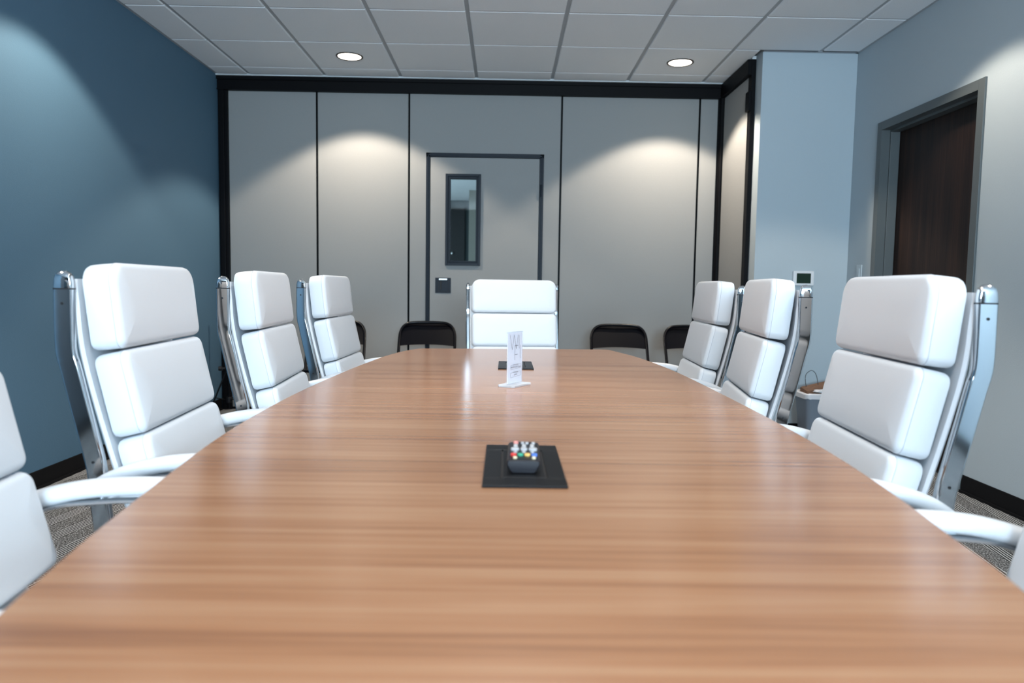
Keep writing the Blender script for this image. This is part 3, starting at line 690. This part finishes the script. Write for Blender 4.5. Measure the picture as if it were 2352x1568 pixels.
CH = [(-0.858, 1.040, 7.0, 'white padded executive chair cropped by the left picture edge'),
      (-0.847, 1.823, 4.45, 'white padded executive chair second from the front on the blue-wall side'),
      (-0.798, 2.569, 4.2, 'white padded executive chair third from the front on the blue-wall side'),
      (-0.770, 3.426, -1.2, 'white padded executive chair farthest along the blue-wall side of the table'),
      (0.878, 0.900, 175.0, 'white padded executive chair cropped by the right picture edge'),
      (0.871, 1.707, 174.8, 'white padded executive chair in front of the dark wooden door'),
      (0.846, 2.484, 171.43, 'white padded executive chair in front of the wall thermostat'),
      (0.909, 3.337, 176.5, 'white padded executive chair farthest along the door side of the table'),
      (0.056, 4.131, -83.0, 'white padded executive chair at the far head of the table')]
proto = None
for (x_, y_, a_, lb) in CH:
    if proto is None: proto = chair(); o = proto
    else: o = copy_tree(proto)
    ar = math.radians(a_)
    o.location = (x_+math.cos(ar)*OX, y_+math.sin(ar)*OX, 0); o.rotation_euler = (0, 0, ar)
    tag(o, lb, 'chair', 'white executive chairs around the table')

# ------------------------------------------------------------------ black folding chairs along the partition
def folding_chair():
    """faces -y; local origin on the floor under the seat; backrest plane about y=+0.17"""
    root = empty('folding_chair'); R_ = 0.0115; hw = 0.213
    bm = bmesh.new()
    def yz(t): return 0.20-0.50*(1-t)*1.0        # main frame leans: top at back, feet at front
    pts = []
    for z_ in (0.0, 0.15, 0.30, 0.42, 0.55, 0.64): pts.append((-hw-0.004*(0.7-z_), -0.21+0.50*z_/0.78, z_))
    top = [(-hw+0.003, 0.232, 0.69), (-hw+0.018, 0.252, 0.730), (-hw+0.052, 0.268, 0.760), (-hw+0.105, 0.277, 0.771), (0, 0.280, 0.774)]
    path = pts+top+[(-p[0], p[1], p[2]) for p in reversed(top[:-1])]+[(-p[0], p[1], p[2]) for p in reversed(pts)]
    tube(bm, catmull(path, 4), R_, 12, up=Vector((0, 1, 0)))
    new_obj('main_frame', bm, M['fold_black'], root, smooth=True)
    # curved backrest panel inside the hoop
    bm = bmesh.new(); nx, nz = 24, 8; grid = []
    for side in (0, 1):
        rows = []
        for j in range(nz+1):
            row = []
            for i in range(nx+1):
                u = -1+2*i/nx; v_ = j/nz
                zt = 0.768-0.05*max(0, (abs(u)-0.45)/0.55)**2.2; zb = 0.596+0.010*(1-u*u)
                z_ = zb+(zt-zb)*v_
                x_ = u*(hw-0.004)
                y_ = 0.20+0.085*((z_-0.63)/0.14)+0.030*(1-u*u)*1.0*(0.6+0.4*math.sin(PI*v_)) - 0.012
                y_ = -0.21+0.50*z_/0.78 + 0.004+0.022*(1-u*u)
                row.append(bm.verts.new((x_, y_+side*0.004, z_)))
            rows.append(row)
        bridge(bm, rows, closed=False); grid.append(rows)
    a_, b_ = grid
    loopA = a_[0]+[r_[-1] for r_ in a_[1:]]+list(reversed(a_[-1][:-1]))+[r_[0] for r_ in reversed(a_[1:-1])]
    loopB = b_[0]+[r_[-1] for r_ in b_[1:]]+list(reversed(b_[-1][:-1]))+[r_[0] for r_ in reversed(b_[1:-1])]
    bridge(bm, [loopA, loopB])
    new_obj('backrest', bm, M['fold_black'], root, smooth=True)
    bm = bmesh.new(); prism(bm, rr(0.385, 0.36, 0.06, 5), 0.425, 0.445, bev=0.006); bmesh.ops.translate(bm, verts=bm.verts, vec=(0, -0.04, 0)); new_obj('seat', bm, M['fold_black'], root)
    for s_ in (-1, 1):
        bm = bmesh.new(); tube(bm, [(s_*(hw-0.018), -0.14, 0.43), (s_*(hw-0.018), 0.06, 0.24), (s_*(hw-0.018), 0.26, 0.012)], R_, 10, up=Vector((0, 1, 0)))
        bmesh.ops.translate(bm, verts=bm.verts, vec=(0, 0, 0)); leg = new_obj('rear_leg', bm, M['fold_black'], root, smooth=True)
        bm = bmesh.new(); lathe(bm, [(0.014, 0), (0.015, 0.02), (0.012, 0.035)], 12, (s_*(hw-0.018), 0.262, 0)); new_obj('rubber_foot', bm, M['base'], leg)
    bm = bmesh.new(); cyl(bm, (-hw+0.018, 0.18, 0.105), (hw-0.018, 0.18, 0.105), 0.009); cyl(bm, (-hw, -0.145, 0.10), (hw, -0.145, 0.10), 0.009); new_obj('stretcher', bm, M['fold_black'], root)
    return root
fc = None
for x_, y_, a_, lb in ((-1.275, 5.335, 6, 'black metal folding chair mostly hidden behind the farthest blue-wall-side executive chair'),
                       (-0.590, 5.325, 2, 'black metal folding chair in front of the partition door'),
                       (0.880, 5.325, -1, 'black metal folding chair right of the head chair, fully clear of other chairs'),
                       (1.455, 5.335, 0, 'black metal folding chair half hidden behind the farthest door-side executive chair')):
    if fc is None: fc = folding_chair(); o = fc
    else: o = copy_tree(fc)
    o.location = (x_, y_, 0); o.rotation_euler = (0, 0, math.radians(a_)); tag(o, lb, 'chair', 'black folding chairs along the partition')

# ------------------------------------------------------------------ tripod stand in the left corner
ts = empty('tripod_stand', (-2.190, 5.70, 0)); tag(ts, 'black tripod stand in the corner by the blue wall', 'stand')
bm = bmesh.new(); lathe(bm, [(0.014, 0.06), (0.014, 0.40), (0.011, 0.402), (0.011, 0.98), (0.004, 0.985)], 16); new_obj('pole', bm, M['black_metal'], ts, smooth=True)
bm = bmesh.new(); lathe(bm, [(0.020, 0.345), (0.026, 0.35), (0.026, 0.405), (0.020, 0.41)], 16); cyl(bm, (-0.02, 0, 0.378), (-0.055, -0.01, 0.378), 0.008); cyl(bm, (-0.05, -0.01, 0.378), (-0.075, -0.015, 0.378), 0.018, n=12); new_obj('clamp_collar', bm, M['black_plastic'], ts)
bm = bmesh.new(); lathe(bm, [(0.018, 0.10), (0.022, 0.11), (0.022, 0.14), (0.018, 0.15)], 16); new_obj('lower_hub', bm, M['black_plastic'], ts)
for k in range(3):
    a_ = math.radians((200, 320, 80)[k]); c_, s_ = math.cos(a_), math.sin(a_); r_ = 0.155
    bm = bmesh.new(); tube(bm, [(0.018*c_, 0.018*s_, 0.36), (r_*c_, r_*s_, 0.018)], 0.0065, 8, rx=0.009, sq=4); leg = new_obj('leg', bm, M['black_metal'], ts)
    bm = bmesh.new(); tube(bm, [(0.016*c_, 0.016*s_, 0.125), (r_*0.62*c_, r_*0.62*s_, 0.145)], 0.004, 8); new_obj('brace', bm, M['black_metal'], ts)
    bm = bmesh.new(); lathe(bm, [(0.014, 0), (0.017, 0.012), (0.012, 0.034)], 12, (r_*c_, r_*s_, 0)); new_obj('rubber_foot', bm, M['base'], leg)

# ------------------------------------------------------------------ wall devices
th = empty('thermostat', (2.141, CY, 1.152)); tag(th, 'white wall thermostat with dark green screen on the pale bump-out', 'thermostat')
bm = bmesh.new(); box(bm, -0.075, 0.075, -0.026, 0.0, -0.052, 0.052, bev=0.006); new_obj('case', bm, M['white_plastic'], th)
bm = bmesh.new(); box(bm, -0.052, 0.050, -0.0275, -0.02, -0.036, 0.036, bev=0.001); new_obj('display', bm, M['screen'], th)
sw = empty('light_switch', (XR, 5.0, 1.19)); tag(sw, 'white wall switch between the bump-out corner and the door frame', 'switch')
bm = bmesh.new(); box(bm, -0.006, 0, -0.036, 0.036, -0.058, 0.058, bev=0.002); new_obj('cover_plate', bm, M['pale_plastic'], sw)
bm = bmesh.new(); box(bm, -0.011, -0.005, -0.016, 0.016, -0.033, 0.033, bev=0.002); new_obj('rocker', bm, M['pale_plastic'], sw)

# ------------------------------------------------------------------ waste bin with liner, and a paper bag in it
bx_, by_ = 2.205, 4.90
wb = empty('waste_bin', (bx_, by_, 0)); tag(wb, 'grey waste bin with a white liner folded over its rim', 'bin')
bm = bmesh.new(); rings = []
for wv, dv, z_ in [(0.25, 0.17, 0.0), (0.256, 0.176, 0.006), (0.318, 0.228, 0.355), (0.322, 0.232, 0.360), (0.314, 0.224, 0.360), (0.308, 0.218, 0.352), (0.246, 0.166, 0.010)]:
    rings.append([bm.verts.new((a_, b_, z_)) for a_, b_ in rr(wv, dv, 0.035, 6)])
bridge(bm, rings); bm.faces.new(rings[0]); bm.faces.new(rings[-1]); new_obj('bin_body', bm, M['bin'], wb, smooth=True)
bm = bmesh.new(); rings = []; rnd = random.Random(3)
for wv, dv, z_, j_ in [(0.327, 0.237, 0.330, 0.006), (0.331, 0.241, 0.345, 0.003), (0.332, 0.242, 0.362, 0.002), (0.318, 0.228, 0.370, 0.002), (0.300, 0.212, 0.362, 0.003), (0.285, 0.20, 0.30, 0.008), (0.26, 0.18, 0.22, 0.012)]:
    lp_ = rr(wv, dv, 0.037, 6); rings.append([bm.verts.new((a_*(1+rnd.uniform(-1, 1)*j_), b_*(1+rnd.uniform(-1, 1)*j_), z_+rnd.uniform(-1, 1)*j_)) for a_, b_ in lp_])
bridge(bm, rings); new_obj('bin_liner', bm, M['liner'], wb, smooth=True)
pbag = empty('paper_bag', (bx_, by_, 0.24)); tag(pbag, 'crumpled brown paper bag with cord handle stuffed in the waste bin', 'bag')
bm = bmesh.new(); rings = []; rnd = random.Random(5)
for t_, (wv, dv, z_) in enumerate([(0.20, 0.10, 0.0), (0.24, 0.13, 0.06), (0.27, 0.14, 0.125), (0.27, 0.13, 0.15)]):
    lp_ = rr(wv, dv, 0.012, 3)
    rings.append([bm.verts.new((a_+rnd.uniform(-.004, .004), b_+rnd.uniform(-.004, .004), z_+(0.5*(a_+0.135)*0.5 if t_ > 1 else 0)-(0.010 if t_ > 1 and b_ < 0 else 0)+rnd.uniform(-.004, .004))) for a_, b_ in lp_])
bridge(bm, rings); bm.faces.new(rings[0]); bm.faces.new(rings[-1]); new_obj('bag_body', bm, M['paper'], pbag)
bm = bmesh.new()
lp_ = [(-0.128, -0.02, 0.165), (-0.136, -0.02, 0.22), (-0.130, -0.02, 0.255), (-0.098, -0.02, 0.279), (-0.070, -0.02, 0.262), (-0.055, -0.02, 0.225), (-0.046, -0.02, 0.180)]
tube(bm, catmull(lp_, 5), 0.0022, 8); new_obj('cord_handle', bm, M['cord'], pbag, smooth=True)
# crumpled tissue heaped on the liner
tp = bmesh.new(); bmesh.ops.create_icosphere(tp, subdivisions=3, radius=1.0); rnd = random.Random(9)
for v_ in tp.verts:
    k_ = 1+rnd.uniform(-0.16, 0.16); v_.co = Vector((v_.co.x*0.055*k_, v_.co.y*0.03*k_, v_.co.z*0.012*k_))
o = new_obj('crumpled_tissue', tp, M['liner'], None, loc=(bx_-0.05, by_-0.090, 0.386)); tag(o, 'crumpled white tissue on top of the waste bin', 'tissue')
